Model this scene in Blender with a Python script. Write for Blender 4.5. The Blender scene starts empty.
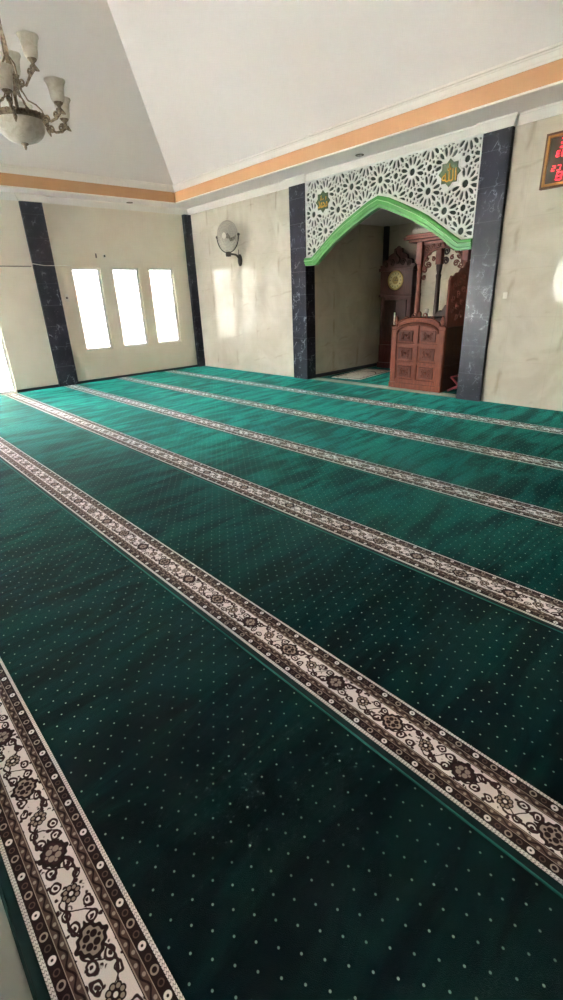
import bpy, bmesh, math, random
from mathutils import Vector, Matrix
random.seed(7)
PI = math.pi
scene = bpy.context.scene
COL = scene.collection

# ------------------------------------------------------------------ colour / node helpers
def lin(c):
    c = c / 255.0
    return c / 12.92 if c <= 0.04045 else ((c + 0.055) / 1.055) ** 2.4
def rgb(r, g, b): return (lin(r), lin(g), lin(b), 1.0)

class V:
    """tiny expression wrapper around shader math sockets"""
    def __init__(s, nt, sock): s.nt, s.s = nt, sock
    def _m(s, op, *a):
        n = s.nt.nodes.new('ShaderNodeMath'); n.operation = op
        for i, x in enumerate((s,) + a):
            if isinstance(x, V): s.nt.links.new(x.s, n.inputs[i])
            else: n.inputs[i].default_value = float(x)
        return V(s.nt, n.outputs[0])
    def __add__(s, o): return s._m('ADD', o)
    __radd__ = __add__
    def __sub__(s, o): return s._m('SUBTRACT', o)
    def __rsub__(s, o): return (s * -1.0) + o
    def __mul__(s, o): return s._m('MULTIPLY', o)
    __rmul__ = __mul__
    def __truediv__(s, o): return s._m('DIVIDE', o)
    def abs(s): return s._m('ABSOLUTE')
    def sin(s): return s._m('SINE')
    def sqrt(s): return s._m('SQRT')
    def fract(s): return s._m('FRACT')
    def floor(s): return s._m('FLOOR')
    def lt(s, o): return s._m('LESS_THAN', o)
    def gt(s, o): return s._m('GREATER_THAN', o)
    def min(s, o): return s._m('MINIMUM', o)
    def max(s, o): return s._m('MAXIMUM', o)
    def pow(s, o): return s._m('POWER', o)
    def clamp(s): return s.max(0.0).min(1.0)
    def step(s, lo, hi):            # smooth 0..1
        n = s.nt.nodes.new('ShaderNodeMapRange'); n.interpolation_type = 'SMOOTHSTEP'
        s.nt.links.new(s.s, n.inputs[0]); n.inputs[1].default_value = lo; n.inputs[2].default_value = hi
        return V(s.nt, n.outputs[0])
def near(c, period, off=0.0):       # signed distance to the nearest multiple of period
    return ((c - off) / period + 0.5).fract() * period - period / 2
def hyp(a, b): return (a * a + b * b).sqrt()

class Mat:
    def __init__(s, name, color=(0.8, 0.8, 0.8, 1), rough=0.5, metal=0.0, **kw):
        s.m = bpy.data.materials.new(name); s.m.use_nodes = True
        s.nt = s.m.node_tree; s.b = s.nt.nodes['Principled BSDF']
        s.b.inputs['Base Color'].default_value = color
        s.b.inputs['Roughness'].default_value = rough
        s.b.inputs['Metallic'].default_value = metal
        for k, v in kw.items(): s.b.inputs[k.replace('_', ' ')].default_value = v
        s.tc = s.nt.nodes.new('ShaderNodeTexCoord')
        sp = s.nt.nodes.new('ShaderNodeSeparateXYZ'); s.nt.links.new(s.tc.outputs['Object'], sp.inputs[0])
        s.x, s.y, s.z = (V(s.nt, sp.outputs[i]) for i in range(3))
    def vec(s, x, y, z=0.0):
        n = s.nt.nodes.new('ShaderNodeCombineXYZ')
        for i, a in enumerate((x, y, z)):
            if isinstance(a, V): s.nt.links.new(a.s, n.inputs[i])
            else: n.inputs[i].default_value = a
        return n.outputs[0]
    def noise(s, vec=None, scale=5.0, detail=3.0, rough=0.55, dist=0.0):
        n = s.nt.nodes.new('ShaderNodeTexNoise'); n.inputs['Scale'].default_value = scale
        n.inputs['Detail'].default_value = detail; n.inputs['Roughness'].default_value = rough; n.inputs['Distortion'].default_value = dist
        s.nt.links.new(vec if vec is not None else s.tc.outputs['Object'], n.inputs['Vector'])
        return V(s.nt, n.outputs[0])
    def voronoi(s, vec=None, scale=5.0, feature='F1'):
        n = s.nt.nodes.new('ShaderNodeTexVoronoi'); n.feature = feature; n.inputs['Scale'].default_value = scale
        s.nt.links.new(vec if vec is not None else s.tc.outputs['Object'], n.inputs['Vector'])
        return V(s.nt, n.outputs['Distance'])
    def mix(s, f, a, b):
        n = s.nt.nodes.new('ShaderNodeMix'); n.data_type = 'RGBA'
        if isinstance(f, V): s.nt.links.new(f.s, n.inputs[0])
        else: n.inputs[0].default_value = f
        for i, c in ((6, a), (7, b)):
            if isinstance(c, tuple): n.inputs[i].default_value = c
            else: s.nt.links.new(c, n.inputs[i])
        return n.outputs[2]
    def color(s, sock): s.nt.links.new(sock, s.b.inputs['Base Color'])
    def rough(s, v): s.nt.links.new(v.s, s.b.inputs['Roughness'])
    def bump(s, h, strength=0.3, dist=0.01):
        n = s.nt.nodes.new('ShaderNodeBump'); n.inputs['Strength'].default_value = strength; n.inputs['Distance'].default_value = dist
        s.nt.links.new(h.s, n.inputs['Height']); s.nt.links.new(n.outputs[0], s.b.inputs['Normal'])

# ------------------------------------------------------------------ materials
def wood(name, c1, c2, rough=0.35, scale=6.0):
    m = Mat(name, c1, rough, Specular_IOR_Level=0.25)
    w = m.noise(m.vec(m.x * 9.0, m.y * 9.0, m.z * 1.2), scale, 4, 0.6, 0.6)
    m.color(m.mix(w.step(0.35, 0.7), c1, c2)); m.bump(w, 0.12, 0.002)
    return m.m
M = {}
m = Mat('cream_paint', rgb(238, 229, 212), 0.6); n_ = m.noise(None, 2.0, 3); m.color(m.mix(n_.step(.3, .7), rgb(240, 232, 216), rgb(235, 226, 208))); M['cream'] = m.m
m = Mat('white_paint', rgb(236, 233, 230), 0.7); n_ = m.noise(None, 60, 2); m.bump(n_, 0.03, 0.002); M['white'] = m.m
m = Mat('white_plaster', rgb(240, 237, 230), 0.5); n_ = m.noise(None, 30, 2); m.bump(n_, 0.04, 0.002); M['plaster'] = m.m
m = Mat('orange_paint', rgb(218, 158, 102), 0.55); n_ = m.noise(None, 3, 3); m.color(m.mix(n_, rgb(200, 154, 110), rgb(192, 144, 101))); M['orange'] = m.m

def marble_tile(name, c1, c2, vein):
    m = Mat(name, c1, 0.045, Specular_IOR_Level=0.4)
    h = m.x + m.y
    cloud = m.noise(m.vec(m.x * 1.0, m.y, m.z * 1.0), 1.6, 5, 0.6, 0.8)
    col = m.mix(cloud.step(0.35, 0.68), c1, c2)
    # brown diagonal streaks repeated from tile to tile, and finer horizontal ones
    wob = m.noise(None, 3.0, 3, 0.6) * 0.16
    tz = (m.z / 0.6).floor()
    u = near(h + m.z * -0.10 + wob + tz * 0.06, 0.78)
    fz = (m.z / 0.6).fract()
    gate = fz.step(0.12, 0.3) * (1.0 - fz.step(0.7, 0.9))
    s1 = (1.0 - u.abs().step(0.0, 0.05)) * gate * m.noise(None, 1.7, 3).step(0.4, 0.62)
    w2 = near(m.z + h * -0.16 + wob * 0.9, 0.6)
    g2 = m.noise(m.vec(h * 1.3, 0.0, m.z * 1.5), 2.2, 2).step(0.5, 0.62)
    s2 = (1.0 - w2.abs().step(0.0, 0.03)) * g2
    col = m.mix((s1 * 0.5 + s2 * 0.3).clamp(), col, vein)
    joint = near(h, 0.6).abs().min(near(m.z, 0.6).abs()).lt(0.0012)
    col = m.mix(joint * 0.35, col, rgb(150, 140, 122))
    m.color(col)
    m.bump(m.noise(None, 1.8, 1), 0.02, 0.01)
    return m.m
M['tile'] = marble_tile('beige_marble_tile', rgb(216, 210, 196), rgb(202, 195, 178), rgb(158, 142, 112))
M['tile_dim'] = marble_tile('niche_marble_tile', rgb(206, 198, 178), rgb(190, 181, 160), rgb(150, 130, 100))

m = Mat('black_marble', rgb(44, 45, 58), 0.28, Specular_IOR_Level=0.18)
w = m.noise(None, 5, 4, 0.6); d = (w - 0.5) * 0.35
vv = m.vec(m.x + d, m.y + d, m.z * 0.7 + d * 1.3)
ve = m.voronoi(vv, 6.0, 'DISTANCE_TO_EDGE')
vein = (1.0 - ve.step(0.0, 0.045)) * m.noise(None, 6, 3).step(0.48, 0.66)
fl = m.noise(None, 38, 3, 0.7).step(0.64, 0.74)
jz = near(m.z, 0.4).abs().lt(0.002)
c = m.mix(m.noise(None, 3, 3).step(.3, .7), rgb(28, 28, 36), rgb(46, 47, 58))
c = m.mix((vein * 0.6 + fl * 0.35 + jz * 0.25).clamp(), c, rgb(176, 178, 188)); m.color(c); m.bump(ve, 0.15, 0.004); M['black'] = m.m
m = Mat('dark_base_tile', rgb(40, 40, 48), 0.3); M['darkbase'] = m.m
m = Mat('floor_tile', rgb(190, 194, 186), 0.2); j = near(m.x, .6).abs().min(near(m.y, .6).abs()).lt(.002)
m.color(m.mix(j, m.mix(m.noise(None, 3, 4), rgb(156, 161, 155), rgb(144, 150, 144)), rgb(120, 122, 118))); M['floor'] = m.m
m = Mat('threshold_stone', rgb(205, 200, 186), 0.25); m.color(m.mix(m.noise(None, 7, 4), rgb(212, 207, 194), rgb(190, 184, 168))); M['stone'] = m.m

# carpet pile
def carpet_mat(name, dots=True, seed=0.0, lay=1.0):
    m = Mat(name, rgb(12, 80, 74), 0.95, Sheen_Weight=0.6, Sheen_Roughness=0.38)
    m.b.inputs['Sheen Tint'].default_value = rgb(46, 180, 166)
    m.b.inputs['Specular IOR Level'].default_value = 0.12
    sx, sy = m.x + seed * 3.7, m.y + seed * 1.9
    # brushed nap: long streaks of leaning pile
    a = m.noise(m.vec(sx * 3.4 + sy * 0.3, sy * 0.75, 0.0), 1.9, 4, 0.62, 0.5)
    b = m.noise(m.vec(sx * 0.5, sy * 0.5, 3.0), 1.4, 3, 0.5, 0.3)
    f = m.noise(m.vec(sx, sy, 0.0), 420, 2, 0.6)
    nap = (a * 0.75 + b * 0.25).step(0.40, 0.60)
    col = m.mix(nap, rgb(2, 22, 27), rgb(4, 38, 40))
    col = m.mix(f.step(.3, .75) * 0.35, col, rgb(1, 18, 21))
    if dots:
        ry = m.y / 0.0355
        row = (ry + 0.5).floor()
        du = near(m.x - row * 0.0505, 0.101)
        dv = near(m.y, 0.0355)
        dot = 1.0 - hyp(du * 0.9, dv).step(0.0022, 0.0042)
        col = m.mix(dot, col, rgb(150, 168, 154))
    m.nt.links.new(((nap * 0.72 + 0.28) * lay).s, m.b.inputs['Sheen Weight'])
    m.color(col)
    m.bump(f * 0.25 + a * 1.3 + m.noise(m.vec(sx * 0.35, sy * 1.6, 0.0), 3.0, 2) * 1.2, 0.5, 0.012)
    return m.m
for k in range(6): M['carpet%d' % k] = carpet_mat('green_carpet_pile_%d' % k, True, k + 1.0, 1.0 if k < 4 else 0.62)
M['nichecarpet'] = carpet_mat('niche_green_carpet', False, 9.0)
m = Mat('green_edge_thread', rgb(32, 120, 108), 0.9); M['binding'] = m.m
m = Mat('dark_green_selvedge', rgb(6, 48, 48), 0.95); M['selvedge'] = m.m

def border_mat(name, ph):
    m = Mat(name, rgb(200, 190, 180), 0.95, Specular_IOR_Level=0.1, Sheen_Weight=0.1)
    x = m.x - ph; v = m.y; a = v.abs(); sg = v.gt(0.0) * 2.0 - 1.0
    cream = rgb(246, 236, 238); dark = rgb(42, 24, 28); brown = rgb(92, 70, 66); tan = rgb(170, 150, 142)
    mag = rgb(60, 34, 40)
    # central cream field with a running scroll
    per = 0.603
    wp = m.noise(None, 26.0, 2) * 0.030 - 0.015
    xx = x + wp; vv_ = v + wp * 0.7
    av = vv_.abs()
    # running scroll, doubled, and curled tendrils each side of it
    vine = (xx * (2 * PI / 0.3015)).sin()
    ink = 1.0 - (vv_ - vine * 0.034).abs().step(0.0028, 0.0052)
    ink = ink.max(1.0 - (vv_ + (xx * (2 * PI / 0.1508) + 0.8).sin() * 0.036).abs().step(0.0024, 0.0046))
    for off, vo, r in ((0.058, 0.024, 0.013), (0.058, -0.024, 0.013), (0.105, 0.032, 0.010), (0.105, -0.030, 0.012), (0.200, 0.030, 0.012), (0.200, -0.032, 0.010), (0.246, -0.024, 0.013), (0.246, 0.024, 0.013)):
        dd = hyp(near(xx, 0.3015, off) * 0.8, vv_ - vo)
        ink = ink.max(1.0 - (dd - r).abs().step(0.0022, 0.0044))
        ink = ink.max(1.0 - dd.step(r * 0.30, r * 0.45))
    # scattered little leaves
    lf = m.voronoi(m.vec(xx * 1.0, vv_, 0.0), 46.0)
    ink = ink.max((1.0 - lf.step(0.24, 0.36)) * m.noise(None, 31.0, 1).step(0.42, 0.47))
    col = m.mix(ink, cream, mag)
    # rosettes half way between the medallions: eight petals
    dx = near(x, 0.3015, 0.1508); dd = hyp(dx, v)
    sq8 = hyp(dx.abs() - 0.0125, a - 0.0125).min(dx.abs().max(a) * 0.0 + hyp(dx.abs() - 0.018, a)).min(hyp(dx, a - 0.018))
    col = m.mix(1.0 - sq8.step(0.0085, 0.0105), col, dark)
    col = m.mix(1.0 - sq8.step(0.0045, 0.0065), col, tan)
    col = m.mix(1.0 - dd.step(0.0105, 0.0125), col, dark); col = m.mix(1.0 - dd.step(0.005, 0.007), col, cream)
    # large medallions, a dark and a pale flower in turn, with a notched outline
    def big(off, body, inner):
        nonlocal col
        bx = near(x, per, off)
        ds = (bx.abs() * 0.62 + a * 0.86) + hyp(bx, v) * 0.45 + ((bx.abs() - a) * 190.0).sin() * 0.0035
        col = m.mix(1.0 - ds.step(0.058, 0.062), col, dark)
        col = m.mix(1.0 - ds.step(0.042, 0.046), col, body)
        r2 = hyp(bx.abs() - 0.012, a - 0.010)
        col = m.mix(1.0 - r2.step(0.008, 0.011), col, inner)
        r3 = hyp(bx.abs() - 0.024, a).min(hyp(bx, a - 0.021))
        col = m.mix(1.0 - r3.step(0.004, 0.006), col, inner)
        col = m.mix(1.0 - hyp(bx, v).step(0.004, 0.006), col, body)
    big(0.0, mag, tan); big(per / 2, tan, dark)
    # guard bands
    band = a.gt(0.0525)
    bc = m.mix(0.0, brown, brown)
    sc = (x * (2 * PI / 0.060)).sin() * 0.006
    bd = (a - 0.066 - sc).abs()
    bc = m.mix(1.0 - bd.step(0.0018, 0.004), bc, dark)
    bl = hyp(near(x, 0.060, 0.015) * 0.9, a - 0.0625)
    bc = m.mix(1.0 - bl.step(0.0035, 0.006), bc, tan)
    bl = hyp(near(x, 0.060, 0.045) * 0.9, a - 0.0705)
    bc = m.mix(1.0 - bl.step(0.0035, 0.006), bc, tan)
    col = m.mix(band, col, bc)
    ob = m.mix(0.0, dark, dark)
    for off, r, w_, cc in ((0.0, 0.0115, 0.0045, cream), (0.034, 0.0095, 0.0022, brown), (0.068, 0.0120, 0.003, tan), (0.102, 0.0095, 0.0022, brown)):
        rr = hyp(near(x, 0.136, off) * 0.95, a - 0.0945)
        ob = m.mix(1.0 - (rr - r + w_).abs().step(w_ * 0.55, w_), ob, cc)
    col = m.mix(a.gt(0.0785), col, ob)
    line = (a - 0.0535).abs().lt(0.0016) + (a - 0.0785).abs().lt(0.001)
    col = m.mix(line, col, tan)
    col = m.mix((a - 0.0508).abs().lt(0.0011), col, dark)
    # white plaited edge
    zig = near(x + near(a, 0.007).abs() * 1.6, 0.011).abs().lt(0.0013)
    ec = m.mix(zig * 0.75, rgb(236, 228, 228), dark)
    col = m.mix(a.gt(0.1100), col, ec)
    f = m.noise(None, 380, 2)
    col = m.mix(f.step(.35, .8) * 0.12, col, rgb(80, 64, 66))
    m.color(col); m.bump(f, 0.4, 0.004)
    return m.m

def rug_mat():
    m = Mat('rug_weave', rgb(226, 214, 198), 0.95)
    col = m.mix(0.0, rgb(228, 216, 200), rgb(228, 216, 200))
    ax, ay = m.x.abs(), m.y.abs()
    e = (ax - 0.34).abs().min((ay - 0.65).abs())
    col = m.mix(e.lt(0.075), col, rgb(140, 112, 102))
    col = m.mix(e.lt(0.03), col, rgb(236, 226, 210))
    arch = (m.y + ax * ax * 4.0 - 0.34).abs()
    col = m.mix(arch.lt(0.02) * ax.lt(0.25), col, rgb(94, 62, 56))
    fl = m.voronoi(m.vec(m.x, m.y, 0.0), 15)
    col = m.mix((1.0 - fl.step(.2, .3)) * 0.7, col, rgb(120, 88, 80))
    m.color(col); m.bump(m.noise(None, 300, 2), 0.3, 0.003)
    return m.m
M['rug'] = rug_mat()

M['wood'] = wood('reddish_brown_wood', rgb(90, 39, 18), rgb(110, 50, 25), 0.55)
M['wood_panel'] = wood('carved_panel_wood', rgb(74, 31, 16), rgb(90, 39, 21), 0.55)
M['wood_red'] = wood('dark_red_wood', rgb(98, 50, 36), rgb(124, 66, 48), 0.35)
M['screen_wood'] = wood('side_screen_wood', rgb(104, 54, 46), rgb(130, 72, 60), 0.4)
M['wood_dark'] = wood('dark_wood', rgb(46, 28, 23), rgb(66, 40, 31), 0.4)
M['clockwood'] = wood('clock_case_wood', rgb(58, 30, 27), rgb(80, 44, 38), 0.35)
m = Mat('gold_paint', rgb(206, 160, 58), 0.35, 0.4); M['gold'] = m.m
m = Mat('brass', rgb(214, 186, 112), 0.3, 0.8); n_ = m.noise(None, 20, 2); m.color(m.mix(n_, rgb(220, 192, 120), rgb(190, 158, 88))); M['brass'] = m.m
m = Mat('dial_face', rgb(214, 196, 140), 0.4, 0.3)
r_ = hyp(m.x, m.z); m.color(m.mix(r_.lt(0.075), rgb(216, 198, 144), rgb(150, 122, 62))); M['dial'] = m.m
m = Mat('antique_bronze', rgb(150, 134, 114), 0.42, 0.6); n_ = m.noise(None, 40, 3); m.color(m.mix(n_.step(.35, .65), rgb(128, 112, 94), rgb(176, 160, 138))); M['bronze'] = m.m
m = Mat('frosted_glass', rgb(232, 226, 214), 0.45, Transmission_Weight=0.3, IOR=1.2); n_ = m.noise(None, 18, 3, .6, 1.0); m.color(m.mix(n_.step(.4, .65), rgb(238, 232, 222), rgb(222, 214, 200))); M['frost'] = m.m
m = Mat('dark_bracket_metal', rgb(52, 44, 36), 0.4, 0.5); M['brackm'] = m.m
m = Mat('fan_wire', rgb(158, 150, 136), 0.4, 0.3); M['wire'] = m.m
m = Mat('fan_blade_grey', rgb(186, 180, 168), 0.3); M['blade'] = m.m
m = Mat('lattice_white', rgb(232, 234, 230), 0.45); M['lattice'] = m.m
m = Mat('backing_green', rgb(52, 66, 60), 0.6); M['backing'] = m.m
m = Mat('green_moulding', rgb(92, 168, 84), 0.35); n_ = m.noise(None, 6, 3); m.color(m.mix(n_, rgb(82, 160, 76), rgb(64, 134, 60))); M['greenm'] = m.m
m = Mat('green_step', rgb(150, 206, 138), 0.35); M['greenl'] = m.m
m = Mat('star_green', rgb(54, 74, 40), 0.4); n_ = m.noise(None, 40, 2); m.color(m.mix(n_, rgb(62, 84, 44), rgb(46, 64, 34))); M['stargreen'] = m.m
m = Mat('window_white', rgb(236, 236, 232), 0.35); M['frame'] = m.m
m = Mat('white_plastic', rgb(232, 228, 216), 0.35); M['plastic'] = m.m
m = Mat('grey_plastic', rgb(92, 84, 70), 0.4); M['greyp'] = m.m
m = Mat('black_plastic', rgb(30, 28, 26), 0.4); M['blackp'] = m.m
m = Mat('red_paint', rgb(176, 62, 72), 0.4); M['red'] = m.m
m = Mat('panel_dark', rgb(84, 74, 64), 0.25); M['led_panel'] = m.m
m = Mat('gold_frame', rgb(176, 118, 50), 0.35, 0.25); n_ = m.noise(None, 25, 2); m.color(m.mix(n_, rgb(186, 128, 58), rgb(150, 96, 38))); M['gframe'] = m.m
m = Mat('brown_frame', rgb(88, 52, 22), 0.4); M['bframe'] = m.m
m = Mat('red_led', rgb(255, 30, 40), 0.5); m.b.inputs['Emission Color'].default_value = (1.0, 0.035, 0.06, 1); m.b.inputs['Emission Strength'].default_value = 0.45; M['led'] = m.m
m = Mat('exterior_ground', rgb(226, 224, 220), 0.8); M['ext'] = m.m
m = Mat('light_block_paint', rgb(205, 205, 200), 0.8); M['yard'] = m.m
def glass_mat(name='window_glass', tr=0.95):
    m = bpy.data.materials.new(name); m.use_nodes = True; nt = m.node_tree; nt.nodes.clear()
    o = nt.nodes.new('ShaderNodeOutputMaterial'); mx = nt.nodes.new('ShaderNodeMixShader'); t = nt.nodes.new('ShaderNodeBsdfTransparent'); g = nt.nodes.new('ShaderNodeBsdfGlossy')
    t.inputs[0].default_value = (tr, tr, tr, 1); g.inputs['Roughness'].default_value = 0.03
    fr = nt.nodes.new('ShaderNodeFresnel'); fr.inputs[0].default_value = 1.45
    nt.links.new(fr.outputs[0], mx.inputs[0]); nt.links.new(t.outputs[0], mx.inputs[1]); nt.links.new(g.outputs[0], mx.inputs[2]); nt.links.new(mx.outputs[0], o.inputs[0])
    return m
M['glass'] = glass_mat(); M['glass_frost'] = glass_mat('milky_window_glass', 0.36); M['glass_door'] = glass_mat('door_glass', 0.66); M['glass_tint'] = glass_mat('tinted_window_glass', 0.40)

# ------------------------------------------------------------------ mesh helpers
def worldloc(o):
    v = Vector((0, 0, 0))
    while o is not None: v = v + o.location; o = o.parent
    return v
class MB:
    def __init__(s): s.bm = bmesh.new()
    def box(s, x0, x1, y0, y1, z0, z1, bevel=0.0, mat=None):
        g = bmesh.ops.create_cube(s.bm, size=1.0)['verts']
        Mx = Matrix.Translation(((x0 + x1) / 2, (y0 + y1) / 2, (z0 + z1) / 2)) @ Matrix.Diagonal((abs(x1 - x0), abs(y1 - y0), abs(z1 - z0), 1))
        if mat is not None: Mx = mat @ Mx
        bmesh.ops.transform(s.bm, matrix=Mx, verts=g)
        if bevel > 0:
            es = list({e for v in g for e in v.link_edges})
            bmesh.ops.bevel(s.bm, geom=es, offset=bevel, segments=2, affect='EDGES', profile=0.5)
        return s
    def prism(s, pts, fn, d0, d1):
        """pts: 2D outline; fn(u, v, d) -> 3D"""
        a = [s.bm.verts.new(fn(u, v, d0)) for u, v in pts]; b = [s.bm.verts.new(fn(u, v, d1)) for u, v in pts]
        n = len(pts)
        f = [s.bm.faces.new(a), s.bm.faces.new(b[::-1])]
        for i in range(n): f.append(s.bm.faces.new((a[i], b[i], b[(i + 1) % n], a[(i + 1) % n])))
        bmesh.ops.recalc_face_normals(s.bm, faces=f)
        return s
    def tube(s, pts, r, seg=8, cap=True, closed=False):
        pts = [Vector(p) for p in pts]; n = len(pts)
        rs = r if isinstance(r, (list, tuple)) else [r] * n
        rings = []; up = None
        for i, p in enumerate(pts):
            t = (pts[(i + 1) % n] - pts[i - 1]) if closed or 0 < i < n - 1 else (pts[1] - pts[0] if i == 0 else pts[-1] - pts[-2])
            t.normalize()
            if up is None: up = t.orthogonal().normalized()
            up = (up - t * up.dot(t))
            up = up.normalized() if up.length > 1e-6 else t.orthogonal().normalized()
            sd = t.cross(up)
            rings.append([s.bm.verts.new(p + (up * math.cos(2 * PI * k / seg) + sd * math.sin(2 * PI * k / seg)) * rs[i]) for k in range(seg)])
        fs = []
        for i in range(n if closed else n - 1):
            A, B = rings[i], rings[(i + 1) % n]
            for k in range(seg): fs.append(s.bm.faces.new((A[k], A[(k + 1) % seg], B[(k + 1) % seg], B[k])))
        if cap and not closed:
            fs.append(s.bm.faces.new(rings[0][::-1])); fs.append(s.bm.faces.new(rings[-1]))
        for f in fs: f.smooth = True
        bmesh.ops.recalc_face_normals(s.bm, faces=fs)
        return s
    def lathe(s, prof, c=(0, 0, 0), seg=20, mat=None, wave=None):
        """prof: (r, z) list"""
        c = Vector(c); rings = []
        for i, (r, z) in enumerate(prof):
            ring = []
            for k in range(seg):
                an = 2 * PI * k / seg
                rr = max(r, 1e-4) * (1 + (wave(i, an) if wave else 0))
                p = Vector((math.cos(an) * rr, math.sin(an) * rr, z))
                if mat is not None: p = mat @ p
                ring.append(s.bm.verts.new(c + p))
            rings.append(ring)
        fs = []
        for A, B in zip(rings, rings[1:]):
            for k in range(seg): fs.append(s.bm.faces.new((A[k], A[(k + 1) % seg], B[(k + 1) % seg], B[k])))
        for ring in (rings[0], rings[-1]):
            fs.append(s.bm.faces.new(ring))
        for f in fs: f.smooth = True
        bmesh.ops.recalc_face_normals(s.bm, faces=fs)
        return s
    def ball(s, c, r, sc=(1, 1, 1), seg=12):
        g = bmesh.ops.create_uvsphere(s.bm, u_segments=seg, v_segments=max(6, seg // 2), radius=r)['verts']
        bmesh.ops.transform(s.bm, matrix=Matrix.Translation(c) @ Matrix.Diagonal((*sc, 1)), verts=g)
        for v in g:
            for f in v.link_faces: f.smooth = True
        return s
    def transform(s, mat): bmesh.ops.transform(s.bm, matrix=mat, verts=s.bm.verts[:]); return s
    def build(s, name, mat, parent=None, local=False, kind=None):
        if parent is not None and not local:
            off = worldloc(parent)
            for v in s.bm.verts: v.co -= off
        me = bpy.data.meshes.new(name); s.bm.to_mesh(me); s.bm.free()
        me.materials.append(mat)
        o = bpy.data.objects.new(name, me); COL.objects.link(o)
        if parent is not None: o.parent = parent
        if kind: o['kind'] = kind
        return o
def thing(name, label, cat, loc=(0, 0, 0), group=None):
    o = bpy.data.objects.new(name, None); COL.objects.link(o); o.location = loc; o.empty_display_size = 0.1
    o['label'] = label; o['category'] = cat
    if group: o['group'] = group
    return o
def tag(o, label, cat, group=None):
    o['label'] = label; o['category'] = cat
    if group: o['group'] = group
    return o
def fill2d(outlines, fn, depth):
    """outline + holes -> flat plate with thickness, through a filled 2D curve; fn maps curve-space (u, v, w) to the scene"""
    cu = bpy.data.curves.new('plate', 'CURVE'); cu.dimensions = '2D'; cu.fill_mode = 'BOTH'; cu.extrude = depth / 2
    for pts in outlines:
        sp = cu.splines.new('POLY'); sp.points.add(len(pts) - 1); sp.use_cyclic_u = True
        for q, (u, v) in zip(sp.points, pts): q.co = (u, v, 0, 1)
    return curve_to_bm(cu, fn)
def curve_to_bm(cu, fn):
    ob = bpy.data.objects.new('plate', cu); COL.objects.link(ob)
    dg = bpy.context.evaluated_depsgraph_get(); dg.update()
    me = bpy.data.meshes.new_from_object(ob.evaluated_get(dg))
    mb = MB(); mb.bm.from_mesh(me)
    for v in mb.bm.verts: v.co = Vector(fn(*v.co))
    bpy.data.objects.remove(ob); bpy.data.curves.remove(cu); bpy.data.meshes.remove(me)
    bmesh.ops.recalc_face_normals(mb.bm, faces=mb.bm.faces[:])
    return mb
def spiral(cx, cz, r0, r1, a0, turns, n=22):
    return [(cx + (r0 + (r1 - r0) * i / n) * math.cos(a0 + turns * 2 * PI * i / n), cz + (r0 + (r1 - r0) * i / n) * math.sin(a0 + turns * 2 * PI * i / n)) for i in range(n + 1)]

# ------------------------------------------------------------------ dimensions (metres)
W, D = 11.25, 10.4                 # room: x 0..W, y -D..0
CX0 = 5.525                        # axis of the prayer niche
SOF, BAND1 = 3.523, 3.722          # soffit and top of the painted band
WT = 3.41                          # foot of the wall crown
T = 0.15

def wall_boxes(mb, axis, lo, hi, t0, t1, z1, openings, z0=-0.02):
    """wall along axis from lo to hi, thickness t0..t1, with openings (a, b, za, zb)"""
    def put(a, b, za, zb):
        if b - a < 1e-4 or zb - za < 1e-4: return
        if axis == 'x': mb.box(a, b, t0, t1, za, zb)
        else: mb.box(t0, t1, a, b, za, zb)
    cur = lo
    for a, b, za, zb in sorted(openings):
        put(cur, a, z0, z1)
        put(a, b, z0, za); put(a, b, zb, z1)
        cur = b
    put(cur, hi, z0, z1)
    return mb
ZB, ZT = 0.653, 2.29
left_win = [(-1.2005, -0.5757), (-2.0782, -1.4543), (-2.9545, -2.3492)]
left_door = (-6.55, -4.53, 0.0, 2.3)
L_open = [(a, b, ZB, ZT) for a, b in left_win] + [left_door]
back_win = [(4.46, 5.08), (5.34, 5.96), (6.22, 6.84)]
BZ = (1.05, 2.29)
back_door = (0.15, 1.4, 0.0, 2.4)
B_open = [(a, b) + BZ for a, b in back_win] + [back_door]

MB().box(-0.15, W + .15, -D - .15, 0.15, -0.10, -0.012).build('floor', M['floor'], kind='structure')
wall_boxes(MB(), 'y', -D - T, T, -T, 0.0, 3.6, L_open).build('wall_left', M['cream'], kind='structure')
wall_boxes(MB(), 'x', -0.0, W, 0.0, T, 3.6, [(3.87, 7.18, 0.0, 3.6)]).build('wall_front', M['tile'], kind='structure')
wall_boxes(MB(), 'x', -0.0, W, -D - T, -D, 3.6, B_open).build('wall_back', M['cream'], kind='structure')
wall_boxes(MB(), 'y', -D - T, T, W, W + T, 3.6, []).build('wall_right', M['cream'], kind='structure')
# prayer niche shell
NB, NZ = 2.42, 2.86
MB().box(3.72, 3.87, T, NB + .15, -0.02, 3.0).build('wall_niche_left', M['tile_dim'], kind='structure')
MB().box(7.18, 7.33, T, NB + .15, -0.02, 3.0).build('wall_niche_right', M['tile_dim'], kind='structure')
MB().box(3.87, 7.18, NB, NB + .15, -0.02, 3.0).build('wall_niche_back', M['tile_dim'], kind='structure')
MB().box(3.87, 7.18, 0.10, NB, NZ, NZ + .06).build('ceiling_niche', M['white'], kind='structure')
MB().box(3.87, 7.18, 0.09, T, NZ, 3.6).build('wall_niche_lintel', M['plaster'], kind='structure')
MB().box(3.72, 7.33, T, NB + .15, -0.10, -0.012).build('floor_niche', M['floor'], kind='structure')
MB().box(3.87, 7.18, 0.075, 0.235, -0.012, 0.004, 0.003).build('trim_1', M['stone'], kind='structure')
MB().box(3.87, 3.96, 2.33, NB, 0.0, NZ).build('pillar', M['darkbase'], kind='structure')
MB().box(3.87, 3.885, 0.2, 2.33, 0.0, 0.07).build('baseboard_niche', M['darkbase'], kind='structure')
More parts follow.
